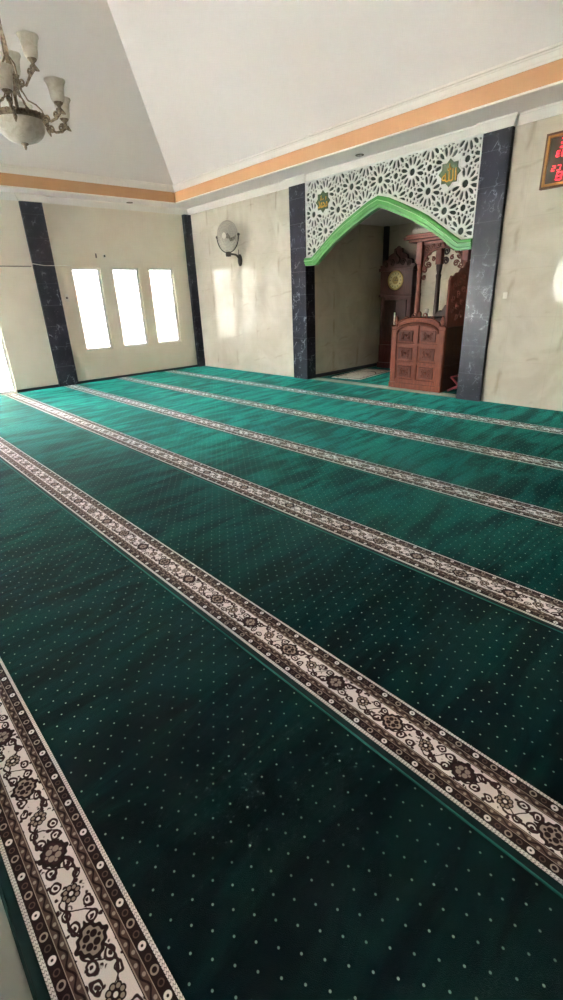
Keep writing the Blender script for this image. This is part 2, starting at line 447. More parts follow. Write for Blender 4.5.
# marble pillars
MB().box(3.487, 3.886, -0.06, 0.19, -0.012, 3.41, 0.004).build('pillar', M['black'], kind='structure')
MB().box(7.164, 7.545, -0.06, 0.19, -0.012, 3.41, 0.004).build('pillar', M['black'], kind='structure')
MB().box(0.0, 0.07, -3.70, -3.30, -0.012, 3.405, 0.004).build('pillar', M['black'], kind='structure')
MB().box(0.0, 0.10, -0.185, 0.0, -0.012, 3.405, 0.004).build('pillar', M['black'], kind='structure')
for nm, (a, b) in (('baseboard_left', (-3.30, -0.185)), ('baseboard_left', (-4.53, -3.70))):
    MB().box(0.0, 0.012, a, b, -0.012, 0.045).build(nm, M['darkbase'], kind='structure')

# soffit, band, crowns
so, sq = 0.553, 0.657
sx0, sx1, sy0, sy1 = so, W - so, -D + sq, -sq
mb = MB()
mb.box(0, sx0, -D, 0, SOF, 3.60); mb.box(sx1, W, -D, 0, SOF, 3.60); mb.box(sx0, sx1, -D, sy0, SOF, 3.60); mb.box(sx0, sx1, sy1, 0.10, SOF, 3.60)
mb.build('ceiling_soffit', M['white'], kind='structure')
def ring_profile(mb, x0, x1, y0, y1, prof):
    """sweep a profile (inset, z) round the rectangle; positive inset = towards the middle"""
    rings = []
    for d, z in prof:
        rings.append([mb.bm.verts.new(p) for p in ((x0 + d, y0 + d, z), (x1 - d, y0 + d, z), (x1 - d, y1 - d, z), (x0 + d, y1 - d, z))])
    n = len(prof); fs = []
    for i in range(n):
        A, B = rings[i], rings[(i + 1) % n]
        for k in range(4): fs.append(mb.bm.faces.new((A[k], A[(k + 1) % 4], B[(k + 1) % 4], B[k])))
    bmesh.ops.recalc_face_normals(mb.bm, faces=fs)
    return mb
ring_profile(MB(), sx0, sx1, sy0, sy1, [(0.006, SOF - .004), (0.006, BAND1 + .01), (-0.02, BAND1 + .01), (-0.02, SOF - .004)]).build('trim_2', M['orange'], kind='structure')
ring_profile(MB(), sx0, sx1, sy0, sy1, [(0.014, SOF - .012), (0.018, SOF), (0.010, SOF + .012), (-0.02, SOF + .012), (-0.02, SOF - .012)]).build('trim_3', M['plaster'], kind='structure')
ring_profile(MB(), sx0, sx1, sy0, sy1, [(-.03, BAND1), (0.015, BAND1), (0.022, BAND1 + .02), (0.03, BAND1 + .03), (0.05, BAND1 + .07), (0.058, BAND1 + .075), (0.058, BAND1 + .09), (0.075, BAND1 + .097), (0.078, BAND1 + .118), (-.03, BAND1 + .135)]).build('trim_4', M['plaster'], kind='structure')
crown = [(0, WT), (0.012, WT), (0.018, WT + .015), (0.04, WT + .05), (0.062, WT + .085), (0.07, WT + .09), (0.07, SOF + .003), (0, SOF + .003)]
def crown_run(mb, pts):
    """crown along an open plan polyline; inward side is to the left of travel"""
    P = [Vector((a, b, 0)) for a, b in pts]; n = len(P); secs = []
    for i, q in enumerate(P):
        def nrm(a, b): t = (b - a).normalized(); return Vector((-t.y, t.x, 0))
        ns = ([nrm(P[i - 1], q)] if i else []) + ([nrm(q, P[i + 1])] if i < n - 1 else [])
        m_ = ns[0] if len(ns) == 1 else (ns[0] + ns[1]) / (1 + ns[0].dot(ns[1]))
        secs.append([mb.bm.verts.new(q + m_ * d + Vector((0, 0, z))) for d, z in crown])
    fs = []
    for A, B in zip(secs, secs[1:]):
        for k in range(len(crown)): fs.append(mb.bm.faces.new((A[k], A[(k + 1) % len(crown)], B[(k + 1) % len(crown)], B[k])))
    fs += [mb.bm.faces.new(secs[0]), mb.bm.faces.new(secs[-1][::-1])]
    bmesh.ops.recalc_face_normals(mb.bm, faces=fs)
    return mb
# travel anticlockwise seen from above keeps the room to the left
crown_run(MB(), [(W, 0), (7.545, 0), (7.545, -0.06), (7.164, -0.06), (7.164, -0.015), (3.886, -0.015), (3.886, -0.06), (3.487, -0.06), (3.487, 0), (0, 0), (0, -3.30), (0.07, -3.30), (0.07, -3.70), (0, -3.70), (0, -D), (W, -D), (W, 0)]).build('trim_5', M['plaster'], kind='structure')
# hipped ceiling
zc = BAND1 + .13
hy_ = (sy1 - sy0) / 2; pk = zc + 0.845 * hy_; ymid = (sy0 + sy1) / 2
mb = MB(); bm = mb.bm
def ceil_shell(dz):
    c4 = [bm.verts.new(p) for p in ((sx0, sy0, zc + dz), (sx1, sy0, zc + dz), (sx1, sy1, zc + dz), (sx0, sy1, zc + dz))]
    r0 = bm.verts.new((sx0 + hy_, ymid, pk + dz)); r1 = bm.verts.new((sx1 - hy_, ymid, pk + dz))
    for f in ((c4[0], c4[1], r1, r0), (c4[1], c4[2], r1), (c4[2], c4[3], r0, r1), (c4[3], c4[0], r0)): bm.faces.new(f)
ceil_shell(0.0)
mb.box(sx0 - .1, sx0, sy0, sy1, 3.60, zc + .25); mb.box(sx1, sx1 + .1, sy0, sy1, 3.60, zc + .25); mb.box(sx0, sx1, sy0 - .1, sy0, 3.60, zc + .25); mb.box(sx0, sx1, sy1, sy1 + .1, 3.60, zc + .25)
mb.build('ceiling', M['white'], kind='structure')

# windows and doors
wn = [0]
def window(axis, a, b, wallpos, out, za=ZB, zb=ZT, pane='glass_frost'):
    wn[0] += 1
    d0, d1 = wallpos + out * 0.06, wallpos + out * 0.11
    d0, d1 = min(d0, d1), max(d0, d1); g = (d0 + d1) / 2; fw = 0.035
    def bx(mb, u0, u1, z0, z1, e0, e1):
        return mb.box(u0, u1, e0, e1, z0, z1, .004) if axis == 'x' else mb.box(e0, e1, u0, u1, z0, z1, .004)
    mb = MB()
    bx(mb, a, a + fw, za, zb, d0, d1); bx(mb, b - fw, b, za, zb, d0, d1); bx(mb, a + fw, b - fw, za, za + fw, d0, d1); bx(mb, a + fw, b - fw, zb - fw, zb, d0, d1)
    fr = mb.build('window_%d' % wn[0], M['frame'], kind='structure')
    p = bx(MB(), a + fw, b - fw, za + fw, zb - fw, g - .003, g + .003).build('pane', M[pane], fr, kind='structure')
    return fr
def glazed_door(num, axis, a, b, wallpos, out, zb, gl='glass'):
    d0, d1 = wallpos + out * 0.05, wallpos + out * 0.11
    d0, d1 = min(d0, d1), max(d0, d1); g = (d0 + d1) / 2; fw = 0.05
    def bx(mb, u0, u1, z0, z1, e0, e1):
        return mb.box(u0, u1, e0, e1, z0, z1, .004) if axis == 'x' else mb.box(e0, e1, u0, u1, z0, z1, .004)
    mid = (a + b) / 2
    mb = MB()
    for u in (a, b - fw, mid - fw / 2): bx(mb, u, u + fw, 0.0, zb, d0, d1)
    for s_ in ((a + fw, mid - fw / 2), (mid + fw / 2, b - fw)):
        for z in (0.0, zb - fw): bx(mb, s_[0], s_[1], z, z + fw, d0, d1)
        bx(mb, s_[0], s_[1], 0.755, 0.785, d0, d1)
    fr = mb.build('door_%d' % num, M['frame'], kind='structure')
    for s_ in ((a + fw, mid - fw / 2), (mid + fw / 2, b - fw)):
        bx(MB(), s_[0], s_[1], fw, 0.755, g - .003, g + .003).build('pane', M[gl], fr, kind='structure')
        bx(MB(), s_[0], s_[1], 0.785, zb - fw, g - .003, g + .003).build('pane', M[gl], fr, kind='structure')
    return fr
for a, b in left_win: window('y', a, b, 0.0, -1)
for a, b in back_win: window('x', a, b, -D, -1, BZ[0], BZ[1], 'glass_tint')
glazed_door(1, 'y', left_door[0], left_door[1], 0.0, -1, 2.3, 'glass_door')
glazed_door(2, 'x', back_door[0], back_door[1], -D, -1, 2.4)
MB().box(-2.6, W + 2.6, -D - 3.2, 6.0, -0.30, -0.12).build('ground', M['ext'], kind='structure')
# unseen walls added outside to limit light from sunlit ground and low sky
MB().box(-2.35, -2.2, -D - 3.0, 6.0, -0.12, 2.3).build('wall_light_block_left', M['yard'], kind='structure')
MB().box(-2.2, W + 2.6, -D - 3.0, -D - 2.85, -0.12, 2.3).build('wall_light_block_back', M['yard'], kind='structure')

# ------------------------------------------------------------------ carpets
S = [0.9229, 2.1659, 3.3777, 4.5561, 5.7517, 6.9229]
EDGE = [s + 0.2785 for s in S]
phase = [10.30, 9.95, 10.21, 10.06, 10.42, 9.674]
labels = ['green prayer carpet roll lying against the marble wall and niche step',
          'second green prayer carpet roll out from the marble wall',
          'third green prayer carpet roll out from the marble wall, ending at the left black pilaster',
          'fourth green prayer carpet roll out from the marble wall, reaching the glass door',
          'fifth green prayer carpet roll, its border crossing mid photo to the lower right',
          'green prayer carpet roll nearest the camera, beside the bare tile floor']
CXL, CXR = 0.03, 11.15
for k in range(6):
    y1 = -0.002 if k == 0 else -EDGE[k - 1] - 0.001
    y0 = -EDGE[k]
    root = thing('prayer_carpet', labels[k], 'carpet', ((CXL + CXR) / 2, (y0 + y1) / 2, -0.012), 'green prayer carpet rolls')
    yb1, yb0 = -S[k], -S[k] - 0.2448
    yl = y0 + 0.008
    def field(ya, yb, nm, mt, zt=0.0):
        xl = CXL
        if k in (2, 3) : xl = 0.075
        o_ = MB().box(xl, CXR, ya, yb, -0.012, zt, 0.003).build(nm, mt, root)
        return o_
    field(yb1 + 0.0, y1, 'field', M['carpet%d' % k])
    b_ = field(yb0, yb1, 'border', border_mat('carpet_border_%d' % k, phase[k] - (CXL + CXR) / 2), 0.0008)
    # shift the border's own origin to its centre line
    cy_ = (yb0 + yb1) / 2; dy = cy_ - (y0 + y1) / 2
    b_.data.transform(Matrix.Translation((0, -dy, 0))); b_.location = (0, dy, 0)
    b_['label'] = 'cream and brown floral border strip'
    field(yl, yb0, 'selvedge', M['selvedge'])
    e_ = field(y0, yl, 'edge_binding', M['binding'] if k < 5 else M['selvedge'], 0.0005)
    if k < 5: e_['label'] = 'bright green edge binding'
nc = MB().box(3.90, 7.16, 0.24, 2.32, -0.012, 0.0, .003).build('niche_carpet', M['nichecarpet'])
tag(nc, 'plain green carpet on the niche floor under the patterned rug', 'carpet')
rug = thing('prayer_rug', 'beige and brown patterned prayer rug lying in the niche beside the pulpit', 'rug', (4.38, 1.12, 0.0))
rug.rotation_euler = (0, 0, math.radians(7))
MB().box(-.34, .34, -.65, .65, 0.0, 0.008, .002).build('pile', M['rug'], rug, local=True)
for sy in (-1, 1):
    mb = MB()
    for i in range(34):
        x = -.33 + .02 * i; mb.box(x - .004, x + .004, sy * .65, sy * .69, 0.0, 0.004)
    mb.build('fringe', M['plastic'], rug, local=True)

# ------------------------------------------------------------------ arch panel over the niche
HW = 1.638
outer = [(1.638, 2.22), (1.47, 2.22), (1.38, 2.276), (1.21, 2.39), (1.04, 2.505), (.92, 2.587), (.7, 2.70), (.455, 2.81), (.2, 2.92), (0, 2.975)]
inner = [(1.638, 2.09), (1.40, 2.09), (1.31, 2.145), (1.18, 2.245), (1.045, 2.335), (.916, 2.41), (.7, 2.525), (.54, 2.60), (.19, 2.75), (0, 2.815)]
def both(L): return [(-d, z) for d, z in L] + [(d, z) for d, z in L[-2::-1]]
OUT, INN = both(outer), both(inner)
def zarch(u):
    d = abs(u)
    for (d1, z1), (d0, z0) in zip(outer, outer[1:]):
        if d0 <= d <= d1: return z0 + (z1 - z0) * (d - d0) / (d1 - d0)
    return outer[0][1]
PTOP = 3.425
def clip(poly, nx, ny, c):          # keep nx*x+ny*y >= c
    out = []
    for i in range(len(poly)):
        a, b = poly[i], poly[(i + 1) % len(poly)]
        da, db = nx * a[0] + ny * a[1] - c, nx * b[0] + ny * b[1] - c
        if da >= 0: out.append(a)
        if (da >= 0) != (db >= 0):
            t = da / (da - db); out.append((a[0] + (b[0] - a[0]) * t, a[1] + (b[1] - a[1]) * t))
    return out
def area(p): return abs(sum(p[i][0] * p[(i + 1) % len(p)][1] - p[(i + 1) % len(p)][0] * p[i][1] for i in range(len(p)))) / 2
def pol(c, r, deg): return (c[0] + r * math.cos(math.radians(deg)), c[1] + r * math.sin(math.radians(deg)))
holes = []
GX, GZ = 0.287, 0.2845
MED = [(-1.195, 3.065), (1.195, 3.065)]
for i in range(-7, 8):
    for j in range(-5, 3):
        c = (GX * i, 3.185 + GZ * j)
        if (i + j) % 2 == 0:
            holes.append([pol(c, .048, 30 * q) for q in range(12)])
            for k in range(12):
                an = 15 + 30 * k
                ro = .193 if k % 3 == 1 else .204
                holes.append([pol(c, .078, an), pol(c, .104, an + 9.6), pol(c, .135, an + 10.2), pol(c, ro - .024, an + 7.6), pol(c, ro, an), pol(c, ro - .024, an - 7.6), pol(c, .135, an - 10.2), pol(c, .108, an - 9.6)])
                a2 = 30 * k
                if k % 3 != 0: holes.append([pol(c, .168, a2), pol(c, .196, a2 + 5), pol(c, .208, a2), pol(c, .196, a2 - 5)])
                else: holes.append([pol(c, .170, a2), pol(c, .198, a2 + 6.5), pol(c, .226, a2), pol(c, .198, a2 - 6.5)])
        else:
            holes.append([pol(c, .044, 22.5 + 45 * q) for q in range(8)])
            for q in range(4):
                an = 45 + 90 * q
                holes.append([pol(c, .062, an), pol(c, .088, an + 19), pol(c, .114, an), pol(c, .088, an - 19)])
good = []
for h in holes:
    cu, cv = sum(p[0] for p in h) / len(h), sum(p[1] for p in h) / len(h)
    if any(math.hypot(cu - a, cv - b) < .198 for a, b in MED): continue
    h = clip(h, 1, 0, -HW + .03); h = clip(h, -1, 0, -HW + .03) if len(h) > 2 else h
    h = clip(h, 0, -1, -PTOP + .02) if len(h) > 2 else h
    if len(h) < 3: continue
    e = .02; s_ = (zarch(cu + e) - zarch(cu - e)) / (2 * e); L = math.hypot(1, s_)
    n = (-s_ / L, 1 / L); h = clip(h, n[0], n[1], n[0] * cu + n[1] * zarch(cu) + .032)
    if len(h) < 3 or area(h) < 1.2e-4: continue
    # drop repeated points
    q = [h[0]]
    for p in h[1:]:
        if math.hypot(p[0] - q[-1][0], p[1] - q[-1][1]) > 1e-3: q.append(p)
    if len(q) >= 3: good.append(q)
panel = thing('arch_panel', 'white geometric lattice panel with green arch edge above the prayer niche', 'arch', (CX0, 0.0, 2.09))
outline = [(-HW, PTOP), (HW, PTOP)] + [(d, z - .03) for d, z in OUT[::-1]]
fill2d([outline] + good, lambda u, v, w: (CX0 + u, -0.028 + w, v), 0.022).build('lattice', M['lattice'], panel)
MB().prism(outline, lambda u, v, d: (CX0 + u, d, v), 0.02, 0.035).build('backing', M['backing'], panel)['label'] = 'dark backing seen through the lattice'
def arch_strip(prof, name, mat, parent):
    mb = MB(); cols = []
    for (uo, zo), (ui, zi) in zip(OUT, INN):
        cols.append([mb.bm.verts.new((CX0 + uo + (ui - uo) * t, y, zo + (zi - zo) * t)) for t, y in prof])
    n = len(prof); fs = []
    for A, B in zip(cols, cols[1:]):
        for k in range(n): fs.append(mb.bm.faces.new((A[k], A[(k + 1) % n], B[(k + 1) % n], B[k])))
    fs += [mb.bm.faces.new(cols[0]), mb.bm.faces.new(cols[-1][::-1])]
    bmesh.ops.recalc_face_normals(mb.bm, faces=fs)
    return mb.build(name, mat, parent)
mo = arch_strip([(0, -.035), (0, -.075), (.06, -.09), (.30, -.10), (.36, -.085), (.72, -.085), (.78, -.07), (1.0, -.065), (1.0, .03), (.5, .03)], 'arch_moulding', M['greenm'], panel)
mo['label'] = 'green arch moulding'
arch_strip([(.335, -.088), (.345, -.104), (.40, -.104), (.41, -.084)], 'bead', M['greenl'], mo)
arch_strip([(-.16, -.036), (-.16, -.05), (.0, -.06), (.02, -.036)], 'white_edge', M['lattice'], mo)

def medallion(u, z, txt, label, sx, sz):
    t = thing('calligraphy_medallion', label, 'sign', (CX0 + u, -0.042, z), 'calligraphy stars on the lattice')
    def star(R, r): return [(R * math.cos(PI / 2 + PI * q / 8) if q % 2 == 0 else r * math.cos(PI / 2 + PI * q / 8), R * math.sin(PI / 2 + PI * q / 8) if q % 2 == 0 else r * math.sin(PI / 2 + PI * q / 8)) for q in range(16)]
    fn = lambda a, b, d: (CX0 + u + a, d, z + b)
    MB().prism(star(.200, .152), fn, -.0395, -.046).build('rim', M['lattice'], t)
    MB().prism(star(.168, .128), fn, -.046, -.054).build('star_plate', M['stargreen'], t)
    cu = bpy.data.curves.new('plate', 'FONT'); cu.body = txt; cu.extrude = .01; cu.size = 1; cu.align_x = 'CENTER'
    mb = curve_to_bm(cu, lambda a, b, w: (a, b, w))
    xs = [v.co.x for v in mb.bm.verts]; zs = [v.co.y for v in mb.bm.verts]
    x0, x1, z0, z1 = min(xs), max(xs), min(zs), max(zs)
    for v in mb.bm.verts:
        a, b, w = v.co
        v.co = Vector((CX0 + u + ((a - x0) / (x1 - x0) - .5) * sx, -.057 + w * .4, z + ((b - z0) / (z1 - z0) - .5) * sz))
    mb.build('calligraphy', M['gold'], t)
medallion(1.195, 3.065, '\ufdf2', 'green star with gold calligraphy on the lattice near the right pillar', .22, .21)
medallion(-1.195, 3.065, '\ufdf4', 'green star with gold calligraphy on the lattice near the left pillar', .22, .19)

# ------------------------------------------------------------------ longcase clock in the niche
ck = thing('longcase_clock', 'tall dark wooden longcase clock with round gold dial in the niche corner', 'clock', (4.42, 2.24, 0.0))
def bxp(parent, nm, mat, *boxes, bevel=.006):
    mb = MB()
    for b in boxes: mb.box(*b, bevel)
    return mb.build(nm, mat, parent)
cxl = 4.42
bxp(ck, 'plinth', M['clockwood'], (cxl - .40, cxl + .40, 2.06, 2.41, 0, .12), (cxl - .38, cxl + .38, 2.08, 2.41, .12, .50))
bxp(ck, 'case', M['clockwood'], (cxl - .36, cxl + .36, 2.12, 2.41, .50, 1.50), (cxl - .385, cxl - .33, 2.10, 2.14, .5, 1.5), (cxl + .33, cxl + .385, 2.10, 2.14, .5, 1.5))
hood = bxp(ck, 'hood', M['clockwood'], (cxl - .40, cxl + .40, 2.08, 2.41, 1.50, 2.02), (cxl - .43, cxl + .43, 2.05, 2.41, 1.98, 2.04), (cxl - .42, cxl + .42, 2.06, 2.41, 1.48, 1.53))
cr = [(-.43, 2.03), (-.43, 2.10), (-.36, 2.10), (-.36, 2.17), (-.30, 2.19), (-.24, 2.20), (-.22, 2.27), (-.16, 2.30), (-.10, 2.32), (-.09, 2.39), (-.04, 2.41), (0, 2.44)]
MB().prism(cr + [(-a, b) for a, b in cr[-2::-1]], lambda u, v, d: (cxl + u, d, v), 2.10, 2.16).build('crest', M['clockwood'], ck)
mb = MB()
for sgn in (-1, 1):
    for (a, b, r) in ((.13, 2.13, .07), (.28, 2.10, .05)):
        mb.tube([(cxl + sgn * (q[0]), 2.095, q[1]) for q in spiral(a, b, r, .012, 0.4, 1.5)], .012, 6)
mb.tube([(cxl + .05 * math.sin(t * .6), 2.095, 2.12 + t * .026) for t in range(10)], .02, 6)
mb.build('crest_carving', M['wood_dark'], ck)
dr = MB().box(cxl - .27, cxl + .27, 2.098, 2.13, .58, 1.42, .008).build('door', M['wood_dark'], ck)
mb = MB(); mb.tube([(cxl, 2.092, .98), (cxl, 2.092, 1.4)], .006, 6); mb.lathe([(0, -.008), (.07, -.006), (.075, 0), (.07, .006), (0, .008)], (cxl, 2.090, .93), 20, Matrix.Rotation(PI / 2, 4, 'X'))
mb.build('pendulum', M['wood_dark'], dr)
dial = MB().lathe([(0, 0), (.165, 0), (.168, .01), (.165, .018), (0, .02)], (0, 0, 0), 40, Matrix.Rotation(PI / 2, 4, 'X')).build('dial', M['dial'], ck, local=True)
dial.location = (0, 2.08 - 2.24, 1.80)
mb = MB(); mb.tube([(.176 * math.cos(2 * PI * i / 40), -.018, .176 * math.sin(2 * PI * i / 40)) for i in range(40)], .013, 8, closed=True)
mb.build('bezel', M['brass'], dial, local=True)
for i in range(12):
    MB().box(-.005, .005, -.0235, -.019, .115, .145, 0, Matrix.Rotation(2 * PI * i / 12, 4, 'Y')).build('hour_mark', M['wood_dark'], dial, local=True)
mb = MB(); mb.box(-.004, .004, -.026, -.022, -.02, .10, 0, Matrix.Rotation(math.radians(25), 4, 'Y')); mb.box(-.005, .005, -.026, -.022, -.02, .075, 0, Matrix.Rotation(math.radians(92), 4, 'Y'))
mb.build('hands', M['blackp'], dial, local=True)

# ------------------------------------------------------------------ pulpit
pp = thing('pulpit', 'carved reddish brown wooden pulpit with columns and canopy in the niche opening', 'pulpit', (6.22, 0.25, 0.0))
x0, x1, pc = 5.715, 6.73, 6.2225
def archtop(w, zlow, zhigh, n=14, flat=.10):
    return [(-w, zlow), (-w + flat, zlow)] + [(-(w - flat) * math.cos(PI * i / n), zlow + (zhigh - zlow) * math.sin(PI * i / n) ** .8) for i in range(1, n)] + [(w - flat, zlow), (w, zlow)]
top = archtop(.5075, 1.035, 1.165)
fp = MB().prism([(-.5075, 0.0)] + top + [(.5075, 0.0)], lambda u, v, d: (pc + u, d, v), .20, .26).build('front_panel', M['wood'], pp)
# raised mouldings: stiles, rails and the arch
mb = MB()
for a, b in ((-.50, -.39), (-.035, .035), (.39, .50)): mb.box(pc + a, pc + b, .182, .202, .10, .99 if abs(a) > .1 or abs(b) > .1 else 1.07, .006)
for z0_, z1_ in ((.10, .17), (.42, .47), (.72, .77)): mb.box(pc - .39, pc + .39, .184, .202, z0_, z1_, .005)
mb.box(pc - .515, pc + .515, .178, .262, 0.0, .10, .008)
mb.tube([(pc - .39 * math.cos(PI * i / 18), .186, .93 + .15 * math.sin(PI * i / 18) ** .85) for i in range(19)], .024, 6)
mb.tube([(pc + u, .192, z + .004) for u, z in top], .018, 6)
mb.build('mouldings', M['wood'], fp)
for cxp in (-.2125, .2125):
    for z0_, z1_ in ((.17, .42), (.47, .72), (.77, 1.0)):
        zc_ = (z0_ + z1_) / 2
        pn = MB().box(pc + cxp - .135, pc + cxp + .135, .186, .202, z0_ + .03, z1_ - .03, .006).build('carved_panel', M['wood_panel'], fp)
        mb = MB()
        for s1 in (-1, 1):
            for s2 in (-1, 1):
                mb.tube([(pc + cxp + s1 * a, .182, zc_ + s2 * b) for a, b in spiral(.055, .035, .032, .008, PI * 1.2, 1.3, 16)], .007, 5)
        mb.ball((pc + cxp, .182, zc_), .022, (1, .6, 1.3))
        mb.box(pc + cxp - .10, pc + cxp + .10, .178, .188, zc_ - .085, zc_ - .075, .002); mb.box(pc + cxp - .10, pc + cxp + .10, .178, .188, zc_ + .075, zc_ + .085, .002)
        o_ = mb.build('carving', M['wood'], fp)
# crest and corner finials on the front
mb = MB()
for s1 in (-1, 1):
    mb.tube([(pc + s1 * a, .23, b) for a, b in spiral(.10, 1.20, .05, .012, PI * 1.3, 1.4)], .014, 6)
    mb.tube([(pc + s1 * a, .23, b) for a, b in spiral(.24, 1.155, .045, .012, PI * 1.3, 1.3)], .012, 6)
mb.ball((pc, .23, 1.22), .045, (.8, .6, 1.2))
mb.build('crest', M['wood_red'], pp)
for s1 in (-1, 1):
    MB().lathe([(.035, 1.03), (.04, 1.05), (.022, 1.065), (.036, 1.095), (.04, 1.12), (.02, 1.15), (.024, 1.165), (.008, 1.20), (0.001, 1.205)], (pc + s1 * .43, .23, 0), 12).build('finial', M['wood_red'], pp)
# body behind the front
bxp(pp, 'body', M['wood_dark'], (x0 + .03, x1 - .005, .26, 1.55, 0, .42), (x0 + .03, x0 + .06, .26, 1.5, .42, .98), (x1 - .035, x1 - .005, .26, 1.5, .42, 1.02), (x0 + .06, x1 - .035, .26, .29, .3, 1.0))
bxp(pp, 'seat', M['wood_dark'], (5.85, 6.6, 1.0, 1.5, .42, .86), (5.9, 6.55, 1.02, 1.1, .86, 1.05))
mb = MB()
for s1 in (-1, 1):
    mb.tube([(6.2 + s1 * a, 1.12, b) for a, b in spiral(.12, 1.16, .10, .02, PI * 1.2, 1.5)], .022, 6)
mb.prism([(5.90, 1.05), (6.40, 1.05), (6.40, 1.46), (6.30, 1.45), (6.27, 1.36), (6.16, 1.33), (6.10, 1.22), (6.0, 1.19)], lambda u, v, d: (u, d, v), 1.10, 1.14)
mb.box(6.06, 6.16, 0.9, 1.1, 1.0, 1.06, .01)
mb.build('seat_carving', M['wood_dark'], pp)
colp = [(.05, 0), (.055, .05), (.04, .07), (.048, .12), (.05, .3), (.043, .7), (.04, .95), (.05, 1.0), (.034, 1.02), (.048, 1.07), (.055, 1.12), (.04, 1.14)]
def column(cx, cy, z0, z1, mat):
    h = (z1 - z0) / 1.14
    c_ = MB().lathe([(r, z0 + z * h) for r, z in colp], (cx, cy, 0), 14).build('column', mat, pp)
    return c_
CF, CB, CZ = .80, 1.42, 2.32
column(5.80, CF, .98, 2.02, M['wood_red']); column(6.64, CF, .98, 2.02, M['wood_red'])
column(5.80, CB, .42, 2.02, M['wood_dark']); column(6.64, CB, .42, 2.02, M['wood_dark'])
for cx in (5.80, 6.64):
    for cy in (CF, CB): MB().box(cx - .055, cx + .055, cy - .055, cy + .055, 2.0, 2.34, .008).build('capital', M['wood_red'], pp)
    MB().box(cx - .05, cx + .05, .75, .85, .90, 1.0, .006).build('column_base', M['wood_red'], pp)
cn = bxp(pp, 'canopy', M['wood_red'], (5.62, 6.82, CF - .12, 1.55, 2.33, 2.37), (5.56, 6.88, CF - .18, 1.6, 2.37, 2.41), (5.59, 6.85, CF - .15, 1.58, 2.41, 2.45))
bxp(pp, 'canopy_top', M['stone'], (5.64, 6.80, CF - .05, 1.55, 2.45, 2.54))['label'] = 'pale slab on top of the canopy'
# arched openwork fascia between the front columns
spn = [(-.37, 2.33), (-.37, 1.99)] + [(-.34 * math.cos(PI * i / 18), 1.99 + .215 * math.sin(PI * i / 18) ** .9) for i in range(1, 18)] + [(.37, 1.99), (.37, 2.33)]
MB().prism(spn, lambda u, v, d: (6.22 + u, d, v), CF + .004, CF + .018).build('spandrel', M['wood_panel'], pp)
arcf = [(-.365, 2.34), (-.365, 2.0)] + [(-.365 + .0, 1.96)] + [(-.33 * math.cos(PI * i / 16), 1.97 + .24 * math.sin(PI * i / 16) ** .9) for i in range(17)] + [(.365, 1.96), (.365, 2.34)]
mb = MB()
mb.tube([(6.22 - .35 * math.cos(PI * i / 20), CF, 1.97 + .25 * math.sin(PI * i / 20) ** .9) for i in range(21)], .018, 6)
mb.box(5.85, 6.59, CF - .02, CF + .02, 2.29, 2.34, .004)
for s1 in (-1, 1):
    for (a, b, r, a0, tn) in ((.30, 2.22, .055, 0.5, 1.5), (.20, 2.25, .035, 2.0, 1.4), (.31, 2.08, .05, 3.0, 1.5), (.25, 2.15, .035, 1.0, 1.4), (.09, 2.265, .03, 2.4, 1.3), (.25, 1.97, .05, 0.2, 1.5), (.33, 1.94, .045, 3.3, 1.4), (.17, 2.06, .035, 1.0, 1.3)):
        mb.tube([(6.22 + s1 * q[0], CF, q[1]) for q in spiral(a, b, r, .008, a0, tn, 18)], .012, 5)
mb.ball((6.22, CF, 2.25), .035, (1, .6, 1.2))
mb.build('carved_arch', M['wood_red'], pp)
# dark fascia at the back and the sides
mb = MB()
for s1 in (-1, 1):
    for (a, b, r) in ((.30, 2.2, .07), (.16, 2.25, .05), (.30, 2.05, .06)):
        mb.tube([(6.22 + s1 * q[0], CB, q[1]) for q in spiral(a, b, r, .01, .6, 1.5, 18)], .016, 5)
mb.box(5.85, 6.59, CB - .02, CB + .02, 2.28, 2.34, .004)
mb.build('rear_arch', M['wood_dark'], pp)
# bracket scrolls on the left column
mb = MB()
for (a, b, r) in ((5.90, 1.90, .05), (5.89, 1.78, .035)):
    mb.tube([(q[0], CF, q[1]) for q in spiral(a, b, r, .01, .6, 1.5, 18)], .014, 5)
mb.build('bracket', M['wood_red'], pp)
# carved side screen rising along the right side
scr = [(.30, 0.42), (.30, 1.70), (.33, 1.76), (.40, 1.75), (.47, 1.80), (.55, 1.80), (.62, 1.87), (.70, 1.87), (.76, 1.95), (.86, 1.97), (.86, 0.42)]
sd = MB().prism(scr, lambda u, v, d: (d, u, v), 6.655, 6.69).build('side_screen', M['screen_wood'], pp)
mb = MB()
for i, (a, b, r) in enumerate(((.42, 1.62, .06), (.56, 1.68, .06), (.70, 1.76, .06), (.42, 1.45, .06), (.56, 1.52, .06), (.70, 1.58, .06), (.42, 1.28, .06), (.56, 1.33, .06), (.70, 1.4, .06), (.56, 1.17, .05), (.70, 1.22, .06))):
    mb.tube([(6.695, q[0], q[1]) for q in spiral(a, b, r, .01, i * 1.1, 1.4, 16)], .012, 5)
    mb.tube([(6.648, q[0], q[1]) for q in spiral(a, b, r, .01, i * 1.1, 1.4, 16)], .012, 5)
mb.tube([(6.672, u, v) for u, v in scr[1:10]], .022, 6)
mb.tube([(6.672, .30, .45), (6.672, .30, 1.72)], .022, 6); mb.tube([(6.672, .48, 1.0), (6.672, .48, 1.78)], .012, 6)
mb.build('scroll_carving', M['screen_wood'], sd)
# microphone lying on the pulpit
mk = thing('paper_cup', 'small white cup standing on the pulpit behind its crest', 'cup', (6.17, .52, 1.173))
